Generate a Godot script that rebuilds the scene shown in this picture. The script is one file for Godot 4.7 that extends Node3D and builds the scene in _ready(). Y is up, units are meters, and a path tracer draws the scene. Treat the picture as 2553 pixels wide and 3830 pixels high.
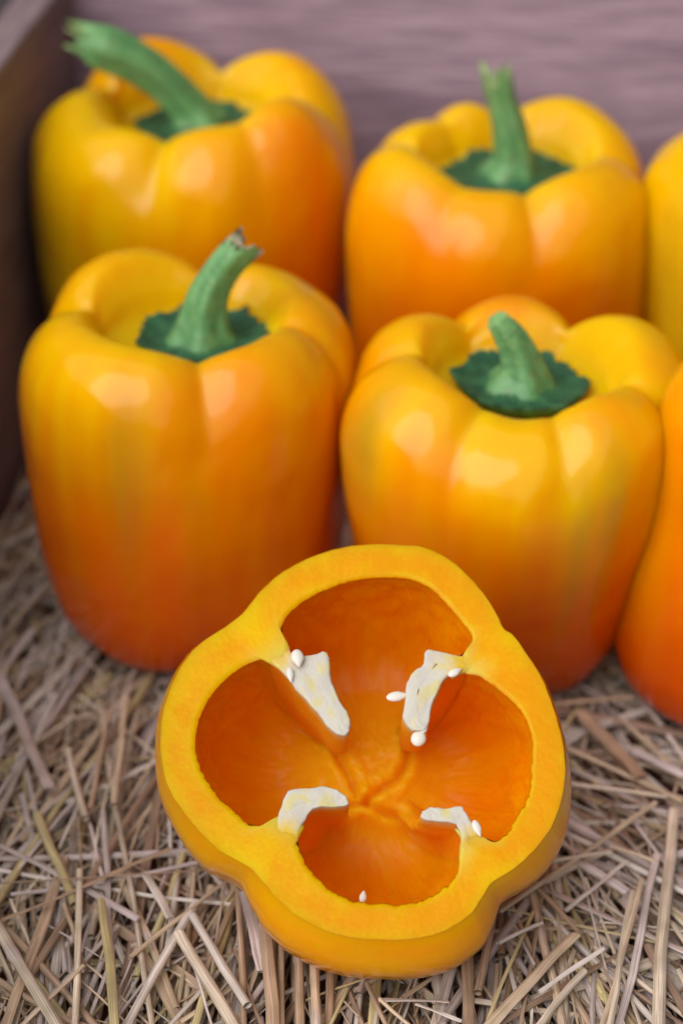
extends Node3D
# Yellow bell peppers standing in a straw-lined wooden crate, one cut open in front.

const CAM_AT := Vector3(0, 0.32, 0.5)
const FLOOR_Y := -0.015

var rng := RandomNumberGenerator.new()
var noise := FastNoiseLite.new()
var used := {}

var skin_mat: StandardMaterial3D
var calyx_mat: StandardMaterial3D
var stem_mat: StandardMaterial3D
var cut_mat: StandardMaterial3D
var flesh_mat: StandardMaterial3D
var wall_mat: StandardMaterial3D
var pith_mat: StandardMaterial3D
var seed_mat: StandardMaterial3D
var straw_mat: StandardMaterial3D


func _ready() -> void:
	rng.seed = 4711
	noise.seed = 7
	noise.frequency = 1.0
	noise.noise_type = FastNoiseLite.TYPE_SIMPLEX_SMOOTH
	noise.fractal_octaves = 3

	var cam := Camera3D.new()
	cam.name = "camera"
	add_child(cam)
	cam.position = CAM_AT
	cam.rotation_degrees = Vector3(-30, 0, 0)
	cam.keep_aspect = Camera3D.KEEP_HEIGHT
	var lens := CameraAttributesPhysical.new()
	lens.frustum_focal_length = 50.0
	lens.frustum_focus_distance = 0.466
	lens.exposure_aperture = 6.0
	cam.attributes = lens
	cam.fov = 25.2
	cam.near = 0.05
	cam.far = 60.0

	var env := Environment.new()
	env.background_mode = Environment.BG_SKY
	var sky_m := ProceduralSkyMaterial.new()
	sky_m.sky_top_color = Color(0.80, 0.84, 1.0)
	sky_m.sky_horizon_color = Color(0.28, 0.29, 0.38)
	sky_m.sky_curve = 0.4
	sky_m.sky_energy_multiplier = 0.32
	sky_m.ground_bottom_color = Color(0.22, 0.2, 0.2)
	sky_m.ground_horizon_color = Color(0.22, 0.21, 0.22)
	sky_m.sun_angle_max = 60.0
	var sky := Sky.new()
	sky.sky_material = sky_m
	env.sky = sky
	env.tonemap_mode = Environment.TONE_MAPPER_LINEAR
	env.tonemap_exposure = 1.82
	env.sdfgi_enabled = true
	env.ssao_enabled = true
	env.ssil_enabled = true
	var we := WorldEnvironment.new()
	we.name = "environment"
	we.environment = env
	add_child(we)

	var sun := DirectionalLight3D.new()
	sun.name = "sun"
	add_child(sun)
	sun.light_color = Color(0.98, 0.96, 1.0)
	sun.light_energy = 0.5
	sun.light_angular_distance = 60.0
	sun.shadow_enabled = true
	sun.look_at_from_position(Vector3(-0.5, 0.68, 0.55), Vector3.ZERO, Vector3.FORWARD)

	make_materials()
	make_crate()
	make_peppers()
	make_cut_pepper()
	make_straw()


# ---------------------------------------------------------------- naming

func numbered(called: String) -> String:
	var n: int = used.get(called, 0)
	used[called] = n + 1
	return called if n == 0 else "%s_%03d" % [called, n]


func thing(called: String, label: String, category: String, at: Vector3, group := "") -> Node3D:
	var o := Node3D.new()
	o.name = numbered(called)
	add_child(o, true)
	o.position = at
	tag(o, label, category, group)
	return o


func tag(o: Node3D, label: String, category: String, group := "") -> void:
	o.set_meta("label", label)
	o.set_meta("category", category)
	if group != "":
		o.set_meta("group", group)


func part(called: String, m: Mesh, mat: Material, parent: Node, t := Transform3D()) -> MeshInstance3D:
	var o := MeshInstance3D.new()
	o.name = called
	o.mesh = m
	o.material_override = mat
	o.transform = t
	parent.add_child(o, true)
	return o


# ---------------------------------------------------------------- meshes

class Shape:
	var v := PackedVector3Array()
	var c := PackedColorArray()
	var uv := PackedVector2Array()
	var i := PackedInt32Array()

	func vert(p: Vector3, col: Color, t := Vector2.ZERO) -> int:
		v.append(p)
		c.append(col)
		uv.append(t)
		return v.size() - 1

	func tri(a: int, b: int, d: int) -> void:
		i.append(a)
		i.append(b)
		i.append(d)

	# rows of n vertices that were added one after the other from first on
	func grid(first: int, rows: int, n: int, wrap: bool, flip := false) -> void:
		for r in rows - 1:
			for k in (n if wrap else n - 1):
				var a := first + r * n + k
				var b := first + r * n + (k + 1) % n
				var d := a + n
				var e := b + n
				if flip:
					tri(a, d, b)
					tri(b, d, e)
				else:
					tri(a, b, d)
					tri(b, e, d)

	# only some of the triangles, keeping the normals of the whole
	func only(idx: PackedInt32Array, nrm: PackedVector3Array) -> ArrayMesh:
		var to := {}
		var v2 := PackedVector3Array()
		var n2 := PackedVector3Array()
		var c2 := PackedColorArray()
		var i2 := PackedInt32Array()
		for k in idx:
			if not to.has(k):
				to[k] = v2.size()
				v2.append(v[k])
				n2.append(nrm[k])
				c2.append(c[k])
			i2.append(to[k])
		var arr := []
		arr.resize(Mesh.ARRAY_MAX)
		arr[Mesh.ARRAY_VERTEX] = v2
		arr[Mesh.ARRAY_NORMAL] = n2
		arr[Mesh.ARRAY_COLOR] = c2
		arr[Mesh.ARRAY_INDEX] = i2
		var m := ArrayMesh.new()
		m.add_surface_from_arrays(Mesh.PRIMITIVE_TRIANGLES, arr)
		return m

	func mesh() -> ArrayMesh:
		var nrm := normals()
		var arr := []
		arr.resize(Mesh.ARRAY_MAX)
		arr[Mesh.ARRAY_VERTEX] = v
		arr[Mesh.ARRAY_NORMAL] = nrm
		arr[Mesh.ARRAY_COLOR] = c
		arr[Mesh.ARRAY_TEX_UV] = uv
		arr[Mesh.ARRAY_INDEX] = i
		var m := ArrayMesh.new()
		m.add_surface_from_arrays(Mesh.PRIMITIVE_TRIANGLES, arr)
		return m

	func normals() -> PackedVector3Array:
		var nrm := PackedVector3Array()
		nrm.resize(v.size())
		for t in i.size() / 3:
			var a := i[t * 3]
			var b := i[t * 3 + 1]
			var d := i[t * 3 + 2]
			var f := (v[d] - v[a]).cross(v[b] - v[a]) * 1e5
			nrm[a] += f
			nrm[b] += f
			nrm[d] += f
		for k in nrm.size():
			nrm[k] = nrm[k].normalized() if nrm[k].length() > 1e-12 else Vector3.UP
		return nrm


func cr(a: float, b: float, c: float, d: float, t: float) -> float:
	return 0.5 * (2.0 * b + (c - a) * t + (2.0 * a - 5.0 * b + 4.0 * c - d) * t * t + (3.0 * b - a - 3.0 * c + d) * t * t * t)


func along(list: Array, t: float) -> float:   # Catmull-Rom through evenly spaced values, t in 0..size-1
	var n := list.size()
	var k := clampi(int(t), 0, n - 2)
	return cr(list[maxi(k - 1, 0)], list[k], list[k + 1], list[mini(k + 2, n - 1)], t - k)


func turn_gap(a: float, b: float) -> float:   # degrees, -180..180
	return wrapf(a - b, -180.0, 180.0)


# ---------------------------------------------------------------- materials

func noise_tex(size: int, freq: float, octaves: int, as_normal := false, strength := 1.0) -> NoiseTexture2D:
	var n := FastNoiseLite.new()
	n.seed = 11 + size
	n.noise_type = FastNoiseLite.TYPE_SIMPLEX_SMOOTH
	n.frequency = freq
	n.fractal_octaves = octaves
	var t := NoiseTexture2D.new()
	t.width = size
	t.height = size
	t.seamless = true
	t.noise = n
	t.as_normal_map = as_normal
	t.bump_strength = strength
	return t


func vertex_mat(called: String, rough: float, sss: float, spec := 0.5) -> StandardMaterial3D:
	var m := StandardMaterial3D.new()
	m.resource_name = called
	m.vertex_color_use_as_albedo = true
	m.albedo_color = Color.WHITE
	m.roughness = rough
	m.metallic_specular = spec
	if sss > 0.0:
		m.subsurf_scatter_enabled = true
		m.subsurf_scatter_strength = sss
	return m


func bump(m: StandardMaterial3D, t: Texture2D, scale: float, height: float) -> void:
	m.heightmap_enabled = true
	m.heightmap_texture = t
	m.heightmap_scale = height
	m.uv1_triplanar = true
	m.uv1_scale = Vector3.ONE * scale


func make_materials() -> void:
	var soft := noise_tex(256, 0.012, 3)
	var fine := noise_tex(256, 0.06, 3)
	skin_mat = vertex_mat("pepper_skin", 0.18, 0.8, 0.38)
	bump(skin_mat, soft, 14.0, 0.05)
	calyx_mat = vertex_mat("calyx", 0.5, 0.0, 0.4)
	bump(calyx_mat, fine, 40.0, 0.06)
	stem_mat = vertex_mat("stem", 0.42, 0.08, 0.45)
	bump(stem_mat, fine, 40.0, 0.025)
	cut_mat = vertex_mat("stem_end", 0.85, 0.0, 0.3)
	bump(cut_mat, fine, 60.0, 0.05)
	flesh_mat = vertex_mat("cut_flesh", 0.36, 0.7, 0.2)
	bump(flesh_mat, fine, 45.0, 0.0035)
	wall_mat = vertex_mat("inner_wall", 0.35, 0.8, 0.25)
	bump(wall_mat, fine, 25.0, 0.008)
	pith_mat = vertex_mat("pith", 0.6, 0.25, 0.3)
	bump(pith_mat, fine, 60.0, 0.007)
	seed_mat = vertex_mat("seed", 0.35, 0.15, 0.5)
	straw_mat = vertex_mat("straw", 0.5, 0.0, 0.45)
	straw_mat.albedo_texture = straw_picture()


func straw_picture() -> ImageTexture:
	var im := Image.create(64, 256, false, Image.FORMAT_RGB8)
	var n := FastNoiseLite.new()
	n.seed = 3
	n.frequency = 1.0
	n.fractal_octaves = 3
	for y in 256:
		for x in 64:
			var a := TAU * x / 64.0
			var s := n.get_noise_3d(cos(a) * 3.2, sin(a) * 3.2, y * 0.012)
			var f := n.get_noise_3d(cos(a) * 9.0 + 40.0, sin(a) * 9.0, y * 0.02)
			var b := n.get_noise_2d(y * 0.03, 90.0)
			var k := clampf(0.86 + 0.22 * s + 0.16 * f + 0.12 * b, 0.35, 1.0)
			im.set_pixel(x, y, Color(k, k * (0.985 + 0.03 * f), k * (0.95 + 0.1 * s)))
	return ImageTexture.create_from_image(im)


func wood_picture(seed_: int, light: Color, dark: Color, w: int, h: int, stretch: float) -> ImageTexture:
	var im := Image.create(w, h, false, Image.FORMAT_RGB8)
	var n := FastNoiseLite.new()
	n.seed = seed_
	n.frequency = 1.0
	n.fractal_octaves = 4
	for y in h:
		for x in w:
			var u := float(x) / w
			var q := float(y) / h
			var wave := n.get_noise_2d(u * 1.2, q * 2.0) * 0.03
			var g := n.get_noise_2d(u * stretch, (q + wave * 0.4) * 26.0)
			var f := n.get_noise_2d(u * stretch * 4.0 + 30.0, (q + wave * 0.2) * 150.0)
			var big := n.get_noise_2d(u * 1.5 + 9.0, (q + wave) * 7.0)
			var k := clampf(0.55 + 0.3 * g + 0.75 * f + 0.25 * big, 0.0, 1.0)
			im.set_pixel(x, y, dark.lerp(light, k))
	return ImageTexture.create_from_image(im)


# ---------------------------------------------------------------- crate

func board(size: Vector3, bevel: float, uv_scale: Vector2) -> ArrayMesh:   # a board with rounded long edges, centred in x and z, standing on y = 0
	var s := Shape.new()
	var ring: Array[Vector2] = []
	var hz := size.z / 2.0
	for k in 4:
		var cx := (hz - bevel) * (1.0 if k < 2 else -1.0)
		var cy := (size.y - bevel) if k == 1 or k == 2 else bevel
		for j in 4:
			var a := deg_to_rad(-90.0 + 90.0 * k + 30.0 * j)
			ring.append(Vector2(cx + cos(a) * bevel, cy + sin(a) * bevel))
	var n := ring.size()
	for e in 2:
		var x := size.x * (e - 0.5)
		for p in ring:
			s.vert(Vector3(x, p.y, p.x), Color.WHITE, Vector2((x + 0.5 * size.x) * uv_scale.x, (p.y + p.x + hz) * uv_scale.y))
	s.grid(0, 2, n, true, true)
	for e in 2:
		var x := size.x * (e - 0.5)
		var mid := s.vert(Vector3(x, size.y / 2.0, 0), Color.WHITE)
		var first := s.v.size()
		for p in ring:
			s.vert(Vector3(x, p.y, p.x), Color.WHITE, Vector2(p.x, p.y) * uv_scale.y)
		for k in n:
			if e == 1:
				s.tri(mid, first + (k + 1) % n, first + k)
			else:
				s.tri(mid, first + k, first + (k + 1) % n)
	return s.mesh()


func wood_mat(called: String, tex: Texture2D, rough: float) -> StandardMaterial3D:
	var m := StandardMaterial3D.new()
	m.resource_name = called
	m.albedo_texture = tex
	m.roughness = rough
	m.metallic_specular = 0.35
	m.heightmap_enabled = true
	m.heightmap_texture = tex
	m.heightmap_scale = 0.03
	return m


func make_crate() -> void:
	var corner := Vector3(-0.084, FLOOR_Y, -0.2)
	var o := thing("wooden_crate", "shallow wooden crate with pinkish grained back board, holding straw and yellow peppers", "crate", corner)
	o.rotation.y = deg_to_rad(-7.0)
	var back_tex := wood_picture(5, Color(0.70, 0.615, 0.63), Color(0.47, 0.39, 0.42), 512, 512, 3.0)
	var base_tex := wood_picture(8, Color(0.52, 0.34, 0.28), Color(0.36, 0.21, 0.17), 512, 512, 3.0)
	var bm := wood_mat("crate_board", back_tex, 0.55)
	var side_tex := wood_picture(6, Color(0.60, 0.52, 0.50), Color(0.45, 0.38, 0.37), 512, 512, 3.0)
	var sm := wood_mat("crate_side", side_tex, 0.6)
	var fm := wood_mat("crate_base", base_tex, 0.7)
	var t := 0.012
	# back board runs from the corner to the right, the side board from the corner towards the camera
	part("back_board", board(Vector3(0.42, 0.128, t), 0.0015, Vector2(2.4, 4.5)), bm, o, Transform3D(Basis(), Vector3(0.21 - t, 0, -t / 2.0)))
	part("side_board", board(Vector3(0.42, 0.124, t), 0.0015, Vector2(2.4, 4.5)), sm, o, Transform3D(Basis(Vector3.UP, PI / 2.0), Vector3(-t / 2.0, 0, 0.2105)))
	part("base_board", board(Vector3(0.45, 0.008, 0.44), 0.001, Vector2(2.0, 2.2)), fm, o, Transform3D(Basis(), Vector3(0.2, -0.0085, 0.2)))


# ---------------------------------------------------------------- whole peppers

const RF := [0.0, 0.26, 0.5, 0.72, 0.87, 0.945, 0.985, 1.0, 0.95, 0.81, 0.63, 0.49, 0.41, 0.23, 0.0]
const HF := [0.08, 0.05, 0.0, 0.035, 0.16, 0.37, 0.59, 0.77, 0.9, 0.98, 1.0, 0.945, 0.885, 0.85, 0.85]
const GR := [0.0, 0.12, 0.13, 0.13, 0.1, 0.085, 0.08, 0.1, 0.14, 0.15, 0.09, -0.04, -0.1, -0.04, 0.0]
const GH := [0.0, 0.0, 0.03, 0.03, 0.0, 0.0, 0.0, 0.0, -0.012, -0.035, -0.045, -0.035, -0.01, 0.0, 0.0]

const ORANGE := Color(0.80, 0.235, 0.0)
const YELLOW := Color(0.80, 0.455, 0.002)
const LOW_SHADE := Color(0.72, 0.085, 0.0)   # reddish shade low on a fruit, painted into its skin colour
const GREENISH := Color(0.30, 0.25, 0.02)


func pepper_body(sp: Dictionary) -> ArrayMesh:
	var s := Shape.new()
	var n := 180
	var rows := 120
	var radius: float = sp.R
	var high: float = sp.H
	var grooves: Array = sp.grooves
	var lift: Array = sp.get("lift", [])
	var swell: Array = sp.get("swell", [])
	var patches: Array = sp.get("patches", [])
	var rf: Array = sp.get("rf", RF)
	var off: float = sp.get("seed", 0.0) * 17.3
	var yellow_from: float = sp.get("yellow_from", 0.55)
	var g_of := PackedFloat32Array()
	var c_of := PackedFloat32Array()
	var lift_of := PackedFloat32Array()
	var swell_of := PackedFloat32Array()
	for k in n:
		var deg := 360.0 * k / n
		var g := 0.0
		var c := 0.0
		for gr in grooves:
			var d := absf(turn_gap(deg, gr[0]))
			g += gr[1] * 0.62 * exp(-pow(d / 19.0, 2.0))
			c += gr[1] * 0.75 * exp(-sqrt(d * d + 2.0) / 5.0)
		g_of.append(g)
		c_of.append(c)
		var l := 0.0
		for e in lift:
			l += e[1] * exp(-pow(turn_gap(deg, e[0]) / e[2], 2.0))
		lift_of.append(l)
		var w := 1.0
		for e in swell:
			w += e[1] * exp(-pow(turn_gap(deg, e[0]) / e[2], 2.0))
		swell_of.append(w)
	for r in rows:
		var t := 14.0 * r / (rows - 1)
		var top := smoothstep(5.0, 9.0, t) * (1.0 - smoothstep(9.5, 12.5, t))
		var a_r := along(rf, t)
		var a_h := along(HF, t)
		var a_gr := along(GR, t)
		var a_gh := along(GH, t)
		var crease := smoothstep(6.2, 8.6, t) + 1.0 - smoothstep(1.0, 4.0, t)
		for k in n:
			var a := TAU * k / n
			var deg := 360.0 * k / n
			var wob := 1.0 + 0.03 * noise.get_noise_3d(cos(a) * 1.1 + off, t * 0.2, sin(a) * 1.1) + 0.012 * noise.get_noise_3d(cos(a) * 2.6 + off, t * 0.35 + 30.0, sin(a) * 2.6)
			var rr := radius * a_r * swell_of[k] * (1.0 - a_gr * (g_of[k] + c_of[k] * crease) * 1.25) * wob
			var hh := high * (a_h + a_gh * (g_of[k] + c_of[k] * crease) * 1.25 + lift_of[k] * top)
			var p := Vector3(cos(a) * rr, hh, sin(a) * rr)
			# colour: orange low, yellower towards the shoulders, streaks along the fruit
			var streak := noise.get_noise_3d(cos(a) * 3.5 + off, t * 0.12, sin(a) * 3.5 + off)
			var blot := noise.get_noise_3d(cos(a) * 1.0 - off, t * 0.3, sin(a) * 1.0)
			var y := smoothstep(yellow_from - 0.32, yellow_from + 0.4, t / 14.0 + 0.2 * blot + 0.07 * streak)
			y = maxf(y, smoothstep(9.2, 11.0, t))
			var gn := 0.0
			for e in patches:
				var q := exp(-pow(turn_gap(deg, e[0]) / e[2], 2.0) - pow((t - e[1]) / e[3], 2.0)) * (1.0 + 0.9 * streak)
				if e[4] == "y":
					y += q * e[5]
				elif e[4] == "o":
					y -= q * e[5]
				else:
					gn += q * e[5]
			y = clampf(y + 0.25 * g_of[k] * top, 0.0, 1.0)
			var low_shade := (1.0 - smoothstep(3.0, 8.6, t + 0.8 * blot)) * 0.95  # painted shade: skin gets redder and darker towards the bottom
			var col := ORANGE.lerp(LOW_SHADE, low_shade).lerp(YELLOW, y).lerp(GREENISH, clampf(gn, 0.0, 1.0))
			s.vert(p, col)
	s.grid(0, rows, n, true, true)
	return s.mesh()


func calyx_shape(rc: float, teeth: int, curl: float, off: float) -> ArrayMesh:
	var s := Shape.new()
	var n := 96
	var prof := [[0.0, 0.0035], [0.25, 0.0035], [0.45, 0.0015], [0.65, 0.0004], [0.85, 0.0008], [0.97, 0.0014], [1.0, 0.001], [0.98, -0.0002], [0.8, -0.0022], [0.45, -0.004], [0.0, -0.005]]
	for r in prof.size():
		for k in n:
			var a := TAU * k / n
			var ph: float = fposmod(teeth * a / TAU + 0.35 * noise.get_noise_2d(cos(a) * 1.5 + off, sin(a) * 1.5), 1.0)
			var tooth := pow(absf(2.0 * ph - 1.0), 1.6)
			var rag := noise.get_noise_2d(cos(a) * 7.0 + off, sin(a) * 7.0)
			var edge := 0.88 + 0.15 * tooth + 0.1 * rag
			var w: float = prof[r][0]
			var rr := rc * w * lerpf(1.0, edge, w * w * w)
			var y: float = prof[r][1] + curl * w * w * w * (0.6 + 0.5 * tooth + 0.4 * rag)
			y += 0.0004 * noise.get_noise_3d(cos(a) * 5.0 * w + off, 3.0, sin(a) * 5.0 * w)
			var vein := noise.get_noise_2d(a * 2.5 + off, w * 2.0)
			var col := Color(0.02, 0.075, 0.035).lerp(Color(0.05, 0.16, 0.06), clampf(0.5 + vein, 0.0, 1.0))
			col = col.lerp(Color(0.07, 0.24, 0.08), (1.0 - smoothstep(0.2, 0.6, w)) * 0.8)
			if r > 6:
				col = Color(0.06, 0.15, 0.03)
			s.vert(Vector3(cos(a) * rr, y, sin(a) * rr), col)
	s.grid(0, prof.size(), n, true, false)
	return s.mesh()


func sweep_frames(pts: Array) -> Array:   # [centre, side, other] for each point of a path
	var out := []
	var side := Vector3.RIGHT
	for k in pts.size():
		var d: Vector3 = (pts[mini(k + 1, pts.size() - 1)] - pts[maxi(k - 1, 0)]).normalized()
		if k == 0 and absf(d.x) > 0.9:
			side = Vector3.BACK
		side = (side - d * side.dot(d)).normalized()
		out.append([pts[k], side, d.cross(side).normalized()])
	return out


func stem_parts(root: Node3D, sp: Dictionary, base: Vector3) -> void:
	var path: Array = sp.stem
	var xs := []
	var ys := []
	var zs := []
	var rs := []
	for p in path:
		xs.append(p[0])
		ys.append(p[1])
		zs.append(p[2])
		rs.append(p[3])
	var rings := 46
	var n := 40
	var pts := []
	var rad := []
	for k in rings:
		var t := float(path.size() - 1) * k / (rings - 1)
		pts.append(Vector3(along(xs, t), along(ys, t), along(zs, t)))
		rad.append(along(rs, t))
	var fr := sweep_frames(pts)
	var off: float = sp.get("seed", 0.0) * 5.1
	var ragged: float = sp.get("ragged", 0.0015)
	var flat: float = sp.get("flat", 1.0)
	var s := Shape.new()
	for k in rings:
		var f: Array = fr[k]
		var u := float(k) / (rings - 1)
		var axis: Vector3 = f[2].cross(f[1]) * -1.0
		for j in n:
			var a := TAU * j / n
			var ridge := 1.0 + (0.09 - 0.03 * u) * cos(5.0 * a + off + 1.2 * u) + 0.05 * noise.get_noise_3d(cos(a) * 1.5 + off, u * 6.0, sin(a) * 1.5)
			ridge += 0.018 * sin(u * 90.0 + 2.0 * noise.get_noise_2d(a, u * 3.0)) * smoothstep(0.35, 0.6, u) * (1.0 - smoothstep(0.8, 0.95, u))
			var rr: float = rad[k] * ridge
			var p: Vector3 = f[0] + f[1] * cos(a) * rr * lerpf(1.0, flat, u) + f[2] * sin(a) * rr
			if u > 0.86:
				p += axis * ragged * 1.6 * noise.get_noise_3d(cos(a) * 2.2 + off, 7.0, sin(a) * 2.2) * smoothstep(0.86, 1.0, u) * 2.0
			var m := noise.get_noise_3d(cos(a) * 2.0 + off, u * 5.0, sin(a) * 2.0)
			var col := Color(0.075, 0.225, 0.075).lerp(Color(0.17, 0.38, 0.12), clampf(0.45 + 0.8 * m + 0.35 * u, 0.0, 1.0))
			col = col.lerp(Color(0.03, 0.13, 0.04), clampf(0.5 * cos(5.0 * a + off + PI), 0.0, 1.0) * 0.5)
			if noise.get_noise_3d(a * 4.0 + off, u * 14.0, 2.0) > 0.42:
				col = col.lerp(Color(0.2, 0.16, 0.09), 0.6)
			col = col.lerp(Color(0.2, 0.42, 0.14), smoothstep(0.8, 1.0, u) * 0.5)
			s.vert(base + p, col)
	s.grid(0, rings, n, true, false)
	var stem := part("stem", s.mesh(), stem_mat, root)
	# the torn or cut end, its own pale pulp
	var e := Shape.new()
	var last := (rings - 1) * n
	var mid := Vector3.ZERO
	for j in n:
		mid += s.v[last + j] / n
	var f1: Array = fr[rings - 1]
	var axis1: Vector3 = f1[2].cross(f1[1]) * -1.0
	var tan_: Color = sp.get("end_color", Color(0.42, 0.36, 0.2))
	for ringi in 5:
		var w: float = [1.0, 0.9, 0.7, 0.4, 0.0][ringi]
		for j in n:
			var p: Vector3 = mid.lerp(s.v[last + j], w)
			var a := TAU * j / n
			p += axis1 * (sp.get("dome", -0.0006) * (1.0 - w * w) + 0.0006 * noise.get_noise_3d(cos(a) * w * 4.0 + off, 1.0, sin(a) * w * 4.0) * (1.0 if w < 0.95 else 0.0))
			e.vert(p, tan_.lerp(Color(0.25, 0.38, 0.12), 0.35 + 0.5 * noise.get_noise_2d(j * 0.4 + off, w * 3.0)))
	e.grid(0, 5, n, true, false)
	part("cut_end", e.mesh(), cut_mat, stem)


func pepper(sp: Dictionary) -> void:
	var o := thing("bell_pepper", sp.label, "bell pepper", sp.at, "whole yellow bell peppers standing in the crate")
	if sp.has("lean"):
		o.rotation_degrees = sp.lean
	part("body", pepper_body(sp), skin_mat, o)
	var base := Vector3(sp.get("stem_x", 0.0), sp.H * 0.85 + 0.003 + sp.get("calyx_up", 0.0), sp.get("stem_z", 0.0))
	part("calyx", calyx_shape(sp.rc, sp.teeth, sp.curl, sp.seed * 3.7), calyx_mat, o, Transform3D(Basis.from_euler(sp.get("calyx_tilt", Vector3.ZERO)), base))
	stem_parts(o, sp, base)


func make_peppers() -> void:
	pepper({
		label = "yellow pepper at the back left with a long stem bent towards the crate side", seed = 1.0,
		at = Vector3(-0.0425, -0.004, -0.131), R = 0.0485, H = 0.1005, yellow_from = 0.5,
		grooves = [[104, 1.0, 0], [62, 0.4, 0], [5, 0.8, 0], [283, 1.0, 0], [205, 1.0, 0]],
		lift = [[150, -0.05, 30], [40, 0.04, 24], [320, 0.03, 30], [240, 0.05, 30]],
		patches = [[140, 7.0, 38, 3.5, "y", 0.9], [165, 5.5, 14, 1.6, "g", 0.4], [45, 6.5, 26, 3.0, "o", 0.45], [240, 9.0, 25, 3.0, "o", 0.5]],
		rc = 0.0185, teeth = 6, curl = 0.001, stem_x = 0.001,
		stem = [[0, 0, 0, 0.0085], [-0.003, 0.006, 0, 0.006], [-0.010, 0.0145, 0.001, 0.0056], [-0.018, 0.0208, 0.002, 0.006], [-0.0265, 0.0252, 0.003, 0.0062], [-0.0325, 0.0275, 0.003, 0.0038]],
		ragged = 0.004, end_color = Color(0.3, 0.4, 0.13),
	})
	pepper({
		label = "yellow pepper at the back middle with a tall upright stem", seed = 2.0,
		at = Vector3(0.045, -0.004, -0.104), R = 0.045, H = 0.0945, yellow_from = 0.48,
		grooves = [[80, 0.9, 0], [118, 0.35, 0], [2, 0.9, 0], [272, 1.0, 0], [235, 0.6, 0], [195, 1.0, 0]],
		lift = [[160, 0.02, 25], [105, -0.03, 20], [40, 0.0, 24], [310, 0.04, 30], [255, 0.03, 20]],
		patches = [[110, 6.5, 40, 3.0, "o", 0.3], [200, 8, 30, 3, "y", 0.6]],
		rc = 0.0195, teeth = 6, curl = 0.001, stem_x = 0.002,
		stem = [[0, 0, 0, 0.0085], [0.001, 0.006, 0, 0.0056], [-0.0005, 0.015, 0, 0.0047], [-0.003, 0.0235, 0, 0.004], [-0.0045, 0.0295, 0, 0.0043]],
		ragged = 0.003, end_color = Color(0.36, 0.46, 0.2),
	})
	pepper({
		label = "yellow pepper cropped by the right edge in the back row", seed = 3.0,
		at = Vector3(0.1295, -0.004, -0.094), R = 0.046, H = 0.1, yellow_from = 0.42,
		grooves = [[90, 0.9, 0], [10, 1.0, 0], [215, 0.9, 0], [290, 1.0, 0]],
		patches = [[160, 7, 40, 4, "y", 0.7], [150, 6.5, 12, 2, "g", 0.3]],
		rc = 0.0155, teeth = 6, curl = 0.0008,
		stem = [[0, 0, 0, 0.0085], [0.001, 0.006, 0, 0.0056], [0.002, 0.014, 0, 0.0046], [0.005, 0.024, 0, 0.0042]],
	})
	pepper({
		label = "tall yellow pepper in the middle row against the left side board", seed = 4.0,
		at = Vector3(-0.038, -0.006, -0.008), R = 0.0427, H = 0.0915, yellow_from = 0.58,
		grooves = [[80, 0.75, 0], [192, 0.9, 0], [278, 0.9, 0], [12, 0.7, 0]],
		lift = [[120, 0.0, 30], [45, -0.01, 20], [330, -0.02, 24], [230, 0.03, 30]],
		patches = [[130, 8.0, 35, 2.2, "y", 0.35], [108, 6.8, 6, 1.6, "g", 0.35], [84, 6.0, 4, 1.4, "g", 0.2], [170, 7.5, 16, 2.0, "g", 0.15]],
		rc = 0.0168, teeth = 7, curl = 0.0022, stem_x = 0.004,
		stem = [[0, 0, 0, 0.0088], [0.0005, 0.006, 0, 0.0062], [0.002, 0.013, 0, 0.0048], [0.006, 0.0205, 0, 0.0041], [0.0105, 0.0255, 0, 0.0042]],
		ragged = 0.0025, end_color = Color(0.5, 0.4, 0.28),
	})
	pepper({
		label = "yellow pepper with olive streaks behind the cut pepper, right of the tall one", seed = 5.0,
		at = Vector3(0.039, -0.007, 0.006), lean = Vector3(0, 0, -3), R = 0.044, H = 0.087, yellow_from = 0.58,
		rf = [0.0, 0.25, 0.46, 0.62, 0.76, 0.88, 0.975, 1.01, 0.96, 0.81, 0.63, 0.49, 0.41, 0.23, 0.0],
		grooves = [[78, 0.7, 0], [116, 0.7, 0], [186, 0.8, 0], [240, 1.0, 0], [300, 1.0, 0], [22, 0.7, 0]],
		lift = [[97, -0.05, 18], [150, 0.0, 25], [270, 0.0, 20], [330, 0.03, 24], [50, 0.0, 20]],
		patches = [[90, 8.0, 45, 1.6, "y", 0.7], [62, 6.8, 5, 2.0, "g", 0.45], [72, 6.0, 4, 1.6, "g", 0.25], [150, 7.6, 8, 1.4, "g", 0.5], [160, 6.4, 5, 1.3, "g", 0.35], [330, 9, 25, 2.5, "y", 0.6], [270, 9, 30, 3, "o", 0.5]],
		rc = 0.0168, teeth = 6, curl = 0.0018, calyx_up = -0.0005,
		stem = [[0, 0, 0, 0.0092], [0, 0.005, 0, 0.0058], [-0.0015, 0.010, 0, 0.0043], [-0.0042, 0.0145, 0, 0.0036], [-0.007, 0.0178, 0, 0.0026]],
		ragged = 0.0005, dome = 0.0012, end_color = Color(0.2, 0.42, 0.14),
	})
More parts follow.
